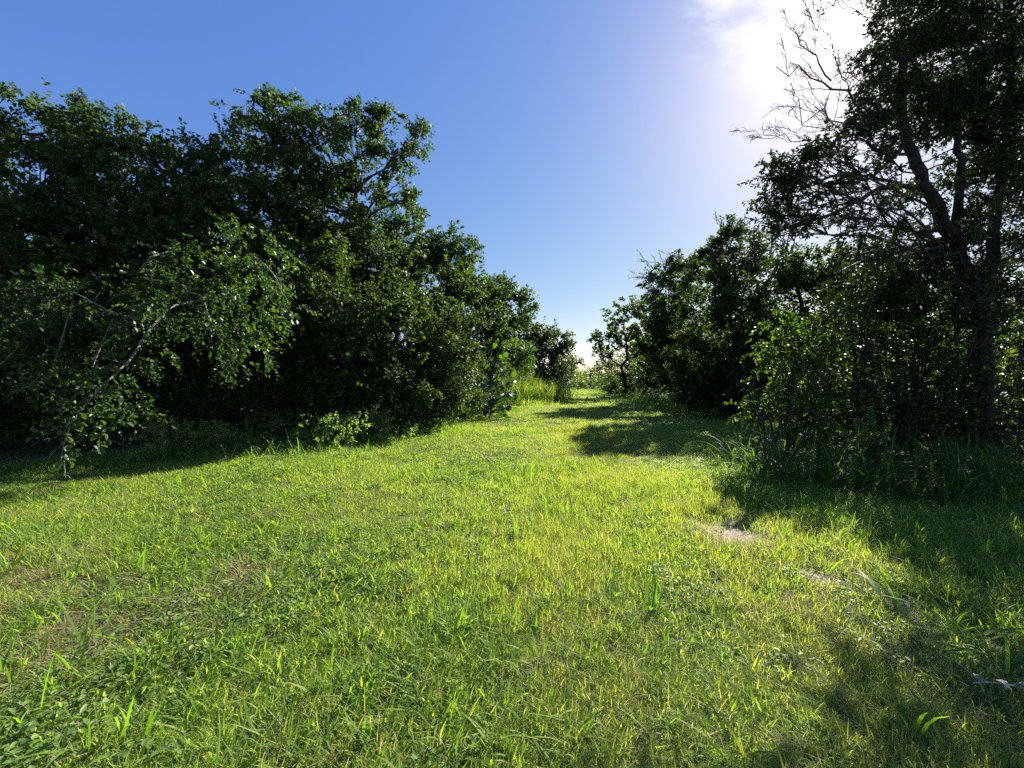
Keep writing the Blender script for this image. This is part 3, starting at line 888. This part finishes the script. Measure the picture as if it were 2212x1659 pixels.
tree('hedge_tree', 'dark dense tree with a bare dead branch spreading above the path', 'tree', (9.6, 22), D(1460, 640, 22),
     [(1440, 610, 36, 36, 22), (1490, 600, 50, 40, 21.5), (1425, 660, 42, 46, 22), (1485, 680, 70, 60, 21), (1430, 730, 50, 50, 21.5), (1470, 780, 70, 60, 20.5), (1420, 800, 36, 40, 22)],
     'leaf_olive', tr=.17, ys=1.18, k=6.2, L=.17, W=.11, sprig=.4, bark='bark_dark')
tree('hedge_tree', 'dense olive tree with twiggy pointed top and sunlit yellow leaves', 'tree', (9.8, 17), D(1580, 580, 17.5),
     [(1572, 510, 24, 28, 18), (1560, 550, 44, 36, 18), (1600, 560, 50, 40, 17.5), (1545, 610, 60, 46, 18), (1620, 620, 70, 50, 17), (1560, 690, 80, 60, 16.2), (1530, 770, 80, 60, 17), (1610, 730, 80, 70, 16.2), (1590, 820, 90, 55, 15.8), (1510, 840, 60, 40, 17)],
     'leaf_olive', tr=.16, k=6.4, L=.135, W=.09, sprig=.36, bark='bark_dark')
tree('hedge_tree', 'yellow-topped tree between the pointed olive tree and the big shade tree', 'tree', (11.4, 14.2), D(1720, 620, 14),
     [(1690, 585, 50, 36, 14.5), (1760, 580, 60, 34, 14), (1840, 580, 60, 36, 13.5), (1700, 650, 70, 50, 14), (1790, 650, 80, 50, 13.4), (1880, 640, 80, 50, 13), (1680, 730, 60, 50, 14), (1660, 800, 50, 50, 14.2), (1780, 720, 60, 40, 13.5)],
     'leaf_olive', tr=.16, k=6, L=.125, W=.08, sprig=.34, bark='bark_dark')
woodland('woodland', 'shaded woodland behind the right-hand trees', [(12.5, 30, 15, 21, 0, 5.0, 16000), (11, 22, 20, 34, 0, 5.5, 16000), (13, 26, 34, 60, 0, 5.5, 12000), (14.5, 26, 10.5, 15, 0, 4.6, 12000), (12, 24, 8.5, 10.5, 0, 3.2, 8000), (10, 15, 10.5, 13.5, 0, 2.6, 6000), (10.5, 15, 17, 24, 0, 4.6, 9000), (12, 18, 24, 32, 0, 5, 8000)], 'leaf', .26, .17)

BT = tree('shade_tree', 'huge dark shade tree with a thick forked trunk and sun shining past its crown', 'tree', (8.45, 6.85), D(2010, 340, 6.75),
     [(1950, 60, 70, 60, 6.67), (2050, 40, 90, 70, 6.75), (2160, 60, 90, 80, 6.75), (1930, 150, 66, 50, 6.50), (2030, 160, 95, 60, 6.75), (2150, 190, 85, 70, 6.75), (1890, 225, 50, 38, 6.16), (1965, 255, 75, 48, 6.75), (2070, 280, 80, 55, 6.75), (2180, 320, 60, 70, 6.75),
      (1870, 315, 55, 36, 5.99, 0.8), (1770, 335, 36, 26, 4.95, 0.6), (1720, 370, 48, 30, 4.95, .8), (1665, 385, 26, 18, 4.95, .6), (1690, 430, 40, 34, 4.95, .75), (1700, 490, 46, 30, 4.95, .7), (1780, 415, 60, 26, 4.95, 0.3), (1660, 470, 22, 20, 4.95, .6),
      (1880, 400, 60, 34, 6.08, 0.5), (1830, 490, 46, 26, 5.65, 0.35), (1900, 480, 46, 40, 6.24, 0.45), (1950, 540, 70, 40, 6.67, .8), (1850, 550, 60, 26, 5.82, 0.4), (2060, 400, 60, 60, 6.75, .7), (2170, 460, 60, 80, 6.75, .7), (2050, 500, 50, 50, 6.75, .6), (2150, 600, 60, 60, 6.75, .6),
      (2060, 570, 60, 50, 6.90, .8), (1960, 600, 70, 40, 6.90, .8), (2280, 120, 90, 110, 6.75), (2290, 330, 90, 110, 6.75), (2300, 540, 90, 100, 6.75), (2000, -70, 130, 60, 6.75), (2180, -70, 130, 60, 6.75)],
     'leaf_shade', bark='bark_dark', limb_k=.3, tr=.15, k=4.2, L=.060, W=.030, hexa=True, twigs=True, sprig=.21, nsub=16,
     trunk_pts=[D(2125, 760, 6.75), D(2105, 640, 6.75), D(2060, 520, 6.75), D(2010, 430, 6.75), D(1960, 330, 6.75), D(1935, 230, 6.54), D(1940, 120, 6.58)])
for pts, r0, r1 in [([(2118, 690, 6.75), (2140, 560, 6.75), (2150, 420, 6.75), (2170, 250, 6.75), (2180, 60, 6.75)], .105, .035),
                    ([(2060, 520, 6.75), (2070, 400, 6.75), (2060, 280, 6.75), (2050, 120, 6.75)], .075, .025)]:
    sm = MB()
    P = np.array([D(*q) for q in pts]); t_ = np.linspace(0, len(P) - 1, 16)
    sm.tube(np.stack([np.interp(t_, np.arange(len(P)), P[:, j]) for j in range(3)], -1) + rng.normal(0, .015, (16, 3)), np.linspace(r0, r1, 16), 8)
    sm.build('fork', M['bark_dark'], BT, True)
for pts, r0, r1 in [([(1975, 405, 6.75), (1900, 405, 6.24), (1840, 440, 5.74), (1790, 465, 4.95), (1730, 485, 4.95), (1660, 505, 4.95)], .045, .012),
                    ([(2020, 440, 6.75), (1950, 400, 6.67), (1880, 385, 6.08), (1820, 375, 5.57), (1740, 400, 4.95)], .036, .01),
                    ([(1960, 335, 6.75), (1900, 330, 6.24), (1850, 300, 5.82), (1800, 325, 4.95)], .028, .008),
                    ([(1960, 300, 6.75), (1890, 380, 6.16), (1850, 395, 5.82), (1780, 400, 4.95)], .04, .012),
                    ([(1955, 265, 6.71), (1920, 220, 6.41), (1880, 230, 6.08)], .04, .012),
                    ([(2040, 520, 6.75), (1960, 540, 6.75), (1870, 560, 5.99), (1800, 590, 4.95)], .045, .012)]:
    bw = MB()
    P = np.array([D(*q) for q in pts]); t_ = np.linspace(0, len(P) - 1, 18)
    W_ = np.stack([np.interp(t_, np.arange(len(P)), P[:, j]) for j in range(3)], -1)
    W_[1:-1] = (W_[:-2] + 2 * W_[1:-1] + W_[2:]) / 4
    bw.tube(W_ + rng.normal(0, .012, W_.shape), np.linspace(r0, r1, 18), 6)
    for q in range(5, 17, 2):
        bare_branch(bw, W_[q], W_[q] + unit(W_[q] - W_[q - 1] + rng.normal(0, .09, 3)) * rng.uniform(.2, .55), .007, 4, 1, .03)
    bw.build('limb', M['bark_dark'], BT, True)
for a, b, r0 in [((1860, 225, 5.91), (1672, 150, 4.95), .03), ((1790, 180, 4.95), (1690, 60, 4.95), .018), ((1830, 205, 5.65), (1760, 60, 4.95), .014), ((1860, 260, 5.91), (1670, 235, 4.95), .02), ((1870, 280, 5.99), (1690, 280, 4.95), .018),
                 ((1780, 320, 4.95), (1595, 290, 4.95), .012), ((1850, 180, 5.82), (1740, 25, 4.95), .012), ((1900, 60, 6.24), (1800, 10, 4.95), .014), ((1880, 30, 6.08), (1860, -30, 5.91), .012), ((1880, 125, 6.08), (1780, 140, 4.95), .012), ((1740, 490, 4.95), (1660, 560, 4.95), .012)]:
    dd = MB()
    bare_branch(dd, D(*a), D(*b), r0 * .6, 9, 2, .05, .65, .42, .0026)
    dd.build('dead_branch', M['twig'], BT, True)
ht = [o for o in COL.objects if o.name.startswith('hedge_tree')]
for a, b, r0 in [((1480, 590, 25.3), (1375, 560, 24.8), .035), ((1470, 600, 25.3), (1368, 600, 24.8), .03), ((1460, 610, 25.3), (1380, 640, 24.8), .025), ((1490, 590, 25.3), (1430, 545, 24.8), .025)]:
    de = MB()
    bare_branch(de, D(*a), D(*b), r0, 9, 2, .15, .6, .42, .009)
    de.build('dead_branch', M['twig'], ht[0], True)
for a, b, r0 in [((1590, 560, 17.5), (1545, 475, 17.5), .02), ((1640, 580, 16.5), (1690, 480, 16.5), .02), ((1640, 590, 16.5), (1600, 490, 16.8), .016), ((1600, 640, 16), (1640, 520, 16), .02)]:
    de = MB()
    bare_branch(de, D(*a), D(*b), r0, 8, 2, .1, .6, .4, .007)
    de.build('dead_branch', M['twig'], ht[1], True)

shrub('understory_shrub', 'sunlit shrub with tiers of drooping translucent leaves below the shade tree', (5.4, 7.3),
      [(1690, 700, 52, 26, 7.02), (1680, 745, 46, 22, 7.02), (1690, 790, 48, 24, 7.02), (1760, 720, 50, 40, 7.33), (1770, 790, 60, 50, 7.41), (1720, 760, 50, 50, 7.25), (1740, 840, 50, 36, 7.18)],
      'leaf_bright', k=2.2, L=.10, W=.05, hexa=True, droop=.5, sprig=.27)
shrub('understory_shrub', 'dark low shrub with layered leaves at the corner of the long grass', (4.6, 6.7),
      [(1660, 870, 50, 24, 6.63), (1640, 895, 36, 20, 6.55), (1720, 880, 60, 40, 6.71), (1790, 890, 60, 40, 6.71)], 'leaf', k=2.0, L=.085, W=.04, hexa=True, sprig=.3)
shrub('understory_shrub', 'tall thin-leaved thicket with sun glinting through, left of the thick trunk', (7.0, 7.6),
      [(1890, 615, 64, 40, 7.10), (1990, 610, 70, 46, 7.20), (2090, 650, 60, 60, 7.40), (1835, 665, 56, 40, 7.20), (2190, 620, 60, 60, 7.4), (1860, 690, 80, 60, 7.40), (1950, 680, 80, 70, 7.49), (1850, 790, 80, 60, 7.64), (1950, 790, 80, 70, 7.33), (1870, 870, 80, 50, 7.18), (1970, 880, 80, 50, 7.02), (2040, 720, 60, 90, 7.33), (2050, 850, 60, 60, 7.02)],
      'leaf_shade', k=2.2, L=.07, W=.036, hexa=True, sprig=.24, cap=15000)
shrub('understory_shrub', 'backlit yellow-green shrub glowing behind the thick trunk', (10.0, 7.7),
      [(2200, 700, 40, 60, 7.49), (2190, 800, 44, 60, 7.64), (2180, 870, 40, 40, 7.64), (2260, 780, 60, 100, 7.33)], 'leaf_bright', k=1.3, L=.095, W=.055, hexa=True, sprig=.24, cap=5000)

shrub('understory_shrub', 'low dark leafy undergrowth hiding the foot of the thick trunk', (8.3, 7.3),
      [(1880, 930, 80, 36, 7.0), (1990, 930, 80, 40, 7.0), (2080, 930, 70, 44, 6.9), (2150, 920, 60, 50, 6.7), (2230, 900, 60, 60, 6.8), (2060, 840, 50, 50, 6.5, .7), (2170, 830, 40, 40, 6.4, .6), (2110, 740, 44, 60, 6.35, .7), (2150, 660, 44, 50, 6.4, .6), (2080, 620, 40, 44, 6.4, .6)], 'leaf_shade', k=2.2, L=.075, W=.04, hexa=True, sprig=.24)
shrub('understory_shrub', 'dark bush filling the gap behind the sunlit tiered shrub', (8.6, 9.4),
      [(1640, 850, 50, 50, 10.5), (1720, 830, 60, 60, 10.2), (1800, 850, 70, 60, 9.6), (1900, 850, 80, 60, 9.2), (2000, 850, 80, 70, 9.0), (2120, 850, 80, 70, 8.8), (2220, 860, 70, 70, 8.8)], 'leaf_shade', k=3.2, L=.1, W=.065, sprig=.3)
# fern by the trunk
FN = thing('fern', 'fern with narrow paired leaflets at the foot of the thick trunk', 'fern', (*D(1880, 960, 6.2)[:2], 0))
for (xd0, yd0, xd1, yd1) in [(1880, 985, 1882, 880), (1880, 985, 1850, 905), (1885, 985, 1925, 915), (1880, 985, 1815, 930)]:
    fb = MB()
    sp = bez(D(xd0, yd0, 6.2), D(xd1, yd1, 6.0), .15, 14, .01)
    fb.tube(sp, np.linspace(.006, .002, 14), 3)
    tg = unit(np.gradient(sp, axis=0))[3:]
    for sg in (1, -1):
        sd = unit(np.cross(tg, [0, 1, .3])) * sg
        fb.leaves(sp[3:], sd + tg * .6, np.tile([0, -1, .4], (11, 1)), np.linspace(.2, .04, 11), .024, True, .1, .1)
    fb.build('frond', M['grass_long'], FN)

# ------------------------------------------------------------------ long grass: shared blade meshes, each blade an object
def blade_meshes(name, mat, bends, W, seg=7):
    out_ = []
    for b in bends:
        mb = MB()
        mb.blades(np.zeros((1, 3)), 0, 1.0, W, .12, b, seg, np.array([random.uniform(-.4, .4)]))
        out_.append(mb.mesh(name, mat))
    return out_


BLG = blade_meshes('blade', M['grass_long'], [.8, 1.3, 1.7, 2.1, 2.5, 2.9], .032)
M['grass_shade'] = leaf_mat('shade_toned_blade', [(0, (.024, .058, .018)), (.7, (.046, .095, .028)), (1, (.09, .14, .036))], (2.8, 3.0, .6), .62, .38, .12)  # copy of the long blade with the tree's shade put into its colour
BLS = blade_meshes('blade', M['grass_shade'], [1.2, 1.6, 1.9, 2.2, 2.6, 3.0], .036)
BLT = blade_meshes('blade', M['grass_long'], [.3, .7, 1.0, 1.4], .05, 5)


def clump(name, label, cat, group, x, y, nb, h, meshes, leanmax, mass=0, mat='grass_long', massW=.014, az0=None, wide=1.0, r=.12):
    z = float(gz(x, y)) - .01
    root = thing(name, label, cat, (x, y, z), group)
    for _ in range(nb):
        o = bpy.data.objects.new('blade', random.choice(meshes))
        COL.objects.link(o)
        o.parent = root
        a = random.uniform(0, 6.28) if az0 is None else random.gauss(az0, .9)
        o.location = (random.gauss(0, r * .6), random.gauss(0, r * .6), 0)
        s = h * random.uniform(.55, 1.15)
        o.rotation_euler = (random.gauss(0, .1), random.uniform(0, leanmax), a)
        o.scale = (s, s * wide * random.uniform(.8, 1.2), s)
    if mass:
        mb = MB()
        b = np.stack([x + rng.normal(0, r, mass), y + rng.normal(0, r, mass), np.full(mass, z)], -1)
        mb.blades(b, rng.uniform(0, 6.28, mass), h * rng.uniform(.35, 1.0, mass), massW * rng.uniform(.6, 1.2, mass), rng.uniform(0, .5, mass), rng.uniform(.4, 2.2, mass), 5)
        mb.build('foliage', M[mat], root, kind='stuff')
    return root


bed = []
for (xd, yd) in [(1600, 1000), (1650, 1020), (1700, 1040), (1760, 1050), (1820, 1060), (1880, 1070), (1950, 1075), (2020, 1080), (2090, 1085), (2160, 1085), (2230, 1080),
                 (1660, 985), (1720, 1000), (1790, 1015), (1850, 1025), (1920, 1035), (1990, 1040), (2060, 1045), (2130, 1050), (2200, 1045), (1690, 970), (1900, 1000), (2000, 1005), (2100, 1010), (2190, 1010)]:
    bed.append(G(xd, yd))
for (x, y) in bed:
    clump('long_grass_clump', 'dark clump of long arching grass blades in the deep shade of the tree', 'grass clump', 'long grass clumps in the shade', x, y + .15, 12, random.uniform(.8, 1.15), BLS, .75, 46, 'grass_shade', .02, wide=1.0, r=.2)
for (xd, yd, h) in [(1555, 1000, .35), (1585, 1010, .3), (1840, 1030, .4)]:
    x, y = G(xd, yd)
    clump('bright_grass_clump', 'bright sunlit clump of grass at the corner of the shaded bed', 'grass clump', 'sunlit clumps at the shade edge', x, y, 14, h, BLG, .8, 20, r=.1)
# coarse tufts in the lawn
for (xd, yd, h, nb, az) in [(1400, 1330, .26, 13, .6), (1330, 1320, .2, 9, None), (560, 1165, .25, 12, None), (470, 1180, .22, 9, 2.6), (300, 1230, .24, 11, None), (250, 1270, .2, 8, None), (60, 1430, .22, 9, None), (1000, 1030, .34, 14, None), (1140, 1040, .34, 13, .5), (930, 1030, .3, 10, 2.4),
                            (700, 1100, .2, 7, None), (720, 1180, .2, 8, .5), (240, 1580, .24, 9, .2), (330, 1600, .22, 8, .1), (690, 1490, .2, 6, .7), (480, 1420, .24, 7, .8), (600, 1260, .2, 6, .1), (870, 1320, .18, 5, .3), (760, 1380, .2, 6, .8), (90, 1540, .2, 8, None),
                            (1950, 1330, .34, 8, 2.6), (2060, 1360, .3, 10, None), (2150, 1420, .36, 10, 2.4), (1980, 1590, .24, 9, None), (1780, 1230, .25, 9, None), (1730, 1120, .25, 10, None), (1860, 1110, .3, 10, None), (1960, 1150, .3, 10, None), (2090, 1200, .34, 11, None),
                            (20, 1180, .26, 8, None), (140, 1250, .22, 7, None), (880, 1170, .2, 7, None), (980, 1160, .2, 6, None), (1640, 1540, .22, 7, None), (1150, 1010, .25, 9, None),
                            (130, 1480, .2, 9, .3), (200, 1380, .2, 8, 2.4), (400, 1300, .2, 8, .2), (380, 1500, .22, 9, .3), (560, 1570, .2, 8, .5), (500, 1340, .2, 8, 2.7), (640, 1430, .2, 8, .2), (330, 1400, .2, 9, .4), (150, 1620, .22, 9, None), (820, 1480, .17, 7, .4), (780, 1220, .18, 7, None), (420, 1230, .2, 8, .2)]:
    x, y = G(xd, yd)
    if x > 1.9:
        lab, grp = 'tuft of broad grass blades in the shade beyond the bare soil patches', 'broad-bladed tufts by the bare soil'
    elif y > 4.2:
        lab, grp = 'tall fanned tuft of broad grass in the open middle of the sunlit lawn', 'fanned tufts in mid lawn'
    else:
        lab, grp = 'small tuft of broad grass blades poking out of the short sunlit lawn', 'broad-bladed tufts in the lawn'
    clump('coarse_grass_tuft', lab, 'grass tuft', grp, x, y, int(nb * 1.4), h * 1.3, BLT, 1.25, 0, az0=az, r=.06, wide=.85)
# verge on the left
for (xd, yd, h) in [(530, 965, .5), (600, 975, .55), (660, 960, .7), (700, 955, .75), (740, 950, .8), (780, 940, .85), (820, 935, .9), (860, 930, .9), (900, 915, .8), (930, 905, .6), (560, 985, .4), (650, 985, .45), (810, 955, .5), (480, 985, .35), (1000, 890, .5)]:
    x, y = G(xd, yd)
    clump('verge_grass_clump', 'clump of arching grass with sunlit tips along the dark tree line', 'grass clump', 'grass clumps along the tree line', x + .15, y - .35, 10, h * 1.1, BLG, .5, 40, r=.18)
for j, (xd, yd) in enumerate([(510, 975), (570, 960), (620, 950), (690, 975), (740, 968), (790, 960), (850, 950), (890, 935), (940, 925), (980, 905), (430, 980), (360, 990)]):
    x, y = G(xd, yd)
    root = thing('leafy_weed', 'low leafy weed growing along the shaded tree line', 'weed', (x, y, float(gz(x, y))), 'leafy weeds along the tree line')
    C = MB()
    lobe_leaves(C, np.array([x, y, .3]), np.array([.55, .4, .3]), 1.5, .06, .04, True, 10, 8, .2, .1, .3, 1200)
    C.build('foliage', M['weed'], root, kind='stuff')
    B = MB()
    for _ in range(7):
        B.tube(bez((x, y, -.03), (x + random.gauss(0, .3), y + random.gauss(0, .25), random.uniform(.2, .5)), .05, 4), np.linspace(.006, .003, 4), 3)
    B.build('stem', M['weed'], root)
# tall cane grass
for j in range(26):
    xd = 1098 + 112 * ((j * 0.618) % 1.0)
    y = 20.5 + 4 * random.random() + (xd - 1085) * .05
    x = (xd * S - 512) / FPX * y
    h = (2.3 if xd < 1150 else 1.9) * random.uniform(.85, 1.15)
    clump('cane_grass_clump', 'tall sunlit clump of yellow-green cane grass beside the path', 'grass clump', 'tall cane grass beside the path', x, y, 0, h, BLG, .5, 130, 'grass_cane', .035, r=.42)
for j in range(18):
    xd = 1075 + 110 * ((j * 0.618 + .3) % 1.0)
    y = 20.5 + 3 * random.random() + max(0, xd - 1120) * .04
    x = (xd * S - 512) / FPX * y
    clump('verge_grass_mound', 'knee-high bright green grass mound in front of the cane grass', 'grass clump', 'bright grass mounds before the cane grass', x, y, 0, .7 * random.uniform(.7, 1.2), BLG, .5, 110, 'grass', .022, r=.4)
# small weeds on the right edge of the path
for (xd, yd, h) in [(1390, 868, .9), (1370, 862, 1.0), (1410, 872, .8), (1430, 880, .8), (1350, 857, 1.1), (1465, 885, .6), (1500, 890, .6), (1540, 895, .5), (1575, 900, .5), (1330, 853, .9)]:
    x, y = G(xd, yd)
    clump('path_edge_grass', 'tussock of mixed grass at the foot of the right-hand hedge trees', 'grass clump', 'tussocks along the hedge foot', x, y + .5, 0, h, BLG, .5, 120, 'grass_long', .022, r=.45)

# pale dried frond piece lying in the grass
WD = thing('dried_frond', 'pale dried and curled frond piece lying in the shaded grass', 'dead leaf', (2.33, 1.81, 0))
pm, n, l = new_mat('bleached_leaf')
out = n.new('ShaderNodeOutputMaterial'); pb = n.new('ShaderNodeBsdfPrincipled'); geo = n.new('ShaderNodeNewGeometry')
wv_ = n.new('ShaderNodeTexNoise'); wv_.inputs['Scale'].default_value = 40; l.new(geo.outputs['Position'], wv_.inputs['Vector'])
rp = ramp(n, [(.35, (.20, .18, .13)), (.65, (.55, .53, .44))]); l.new(wv_.outputs['Fac'], rp.inputs[0]); l.new(rp.outputs[0], pb.inputs['Base Color'])
pb.inputs['Roughness'].default_value = .6; l.new(pb.outputs[0], out.inputs['Surface'])
rb = MB()
c0 = np.array([2.25, 1.86, .02]); c1 = np.array([2.46, 1.76, .03])
rb.tube(bez(c0, c1, .06, 10, .01), np.linspace(.0045, .003, 10), 5)
rb.build('rib', pm, WD, True)
for (dx, dy, az, L, b) in [(.05, 0, 3.6, .10, 1.2), (.10, -.02, 4.4, .13, 1.6), (.15, -.03, 4.0, .12, 1.9), (.20, -.05, 4.7, .14, 1.4), (.26, -.06, 4.3, .11, 2.0), (.02, .01, 2.4, .09, .8)]:
    lm = MB()
    lm.blades(np.array([c0 + np.array([dx * .7, dy * .7, .012])]), az, L, .035, .5, b, 6, np.array([.4]))
    lm.build('leaflet', pm, WD)

# two small dark birds far along the path
bmx, n, l = new_mat('black_feather')
out = n.new('ShaderNodeOutputMaterial'); pb = n.new('ShaderNodeBsdfPrincipled')
no = n.new('ShaderNodeTexNoise'); no.inputs['Scale'].default_value = 60
rp = ramp(n, [(.4, (.008, .007, .007)), (.7, (.03, .026, .022))]); l.new(no.outputs['Fac'], rp.inputs[0]); l.new(rp.outputs[0], pb.inputs['Base Color'])
pb.inputs['Roughness'].default_value = .5; l.new(pb.outputs[0], out.inputs['Surface'])
for (xd, yd, rz, lab) in [(1268, 863, .5, 'small black bird standing on the shadowed path, turned toward the cane grass'), (1291, 862, 2.5, 'small black bird standing on the shadowed path, turned toward the slim tree')]:
    x, y = G(xd, yd)
    B = MB()
    h = np.array([math.cos(rz), math.sin(rz), 0])
    o3 = np.array([x, y, float(gz(x, y)) + .12])
    prof = [(-.20, -.03, .006), (-.12, -.01, .018), (-.07, .0, .035), (0, .02, .055), (.05, .05, .05), (.08, .09, .034), (.10, .125, .034), (.125, .135, .02), (.15, .13, .006), (.17, .125, .002)]
    B.tube([o3 + h * a + np.array([0, 0, b]) for a, b, c in prof], [c for a, b, c in prof], 10)
    sd = np.array([-h[1], h[0], 0])
    for sg in (1, -1):
        B.tube([o3 + sd * .02 * sg, o3 + sd * .022 * sg + np.array([0, 0, -.12]) + h * .01, o3 + sd * .022 * sg + h * .04 + np.array([0, 0, -.125])], [.009, .005, .003], 5)
    b = B.build('bird', bmx, None, True)
    tag(b, lab, 'bird')
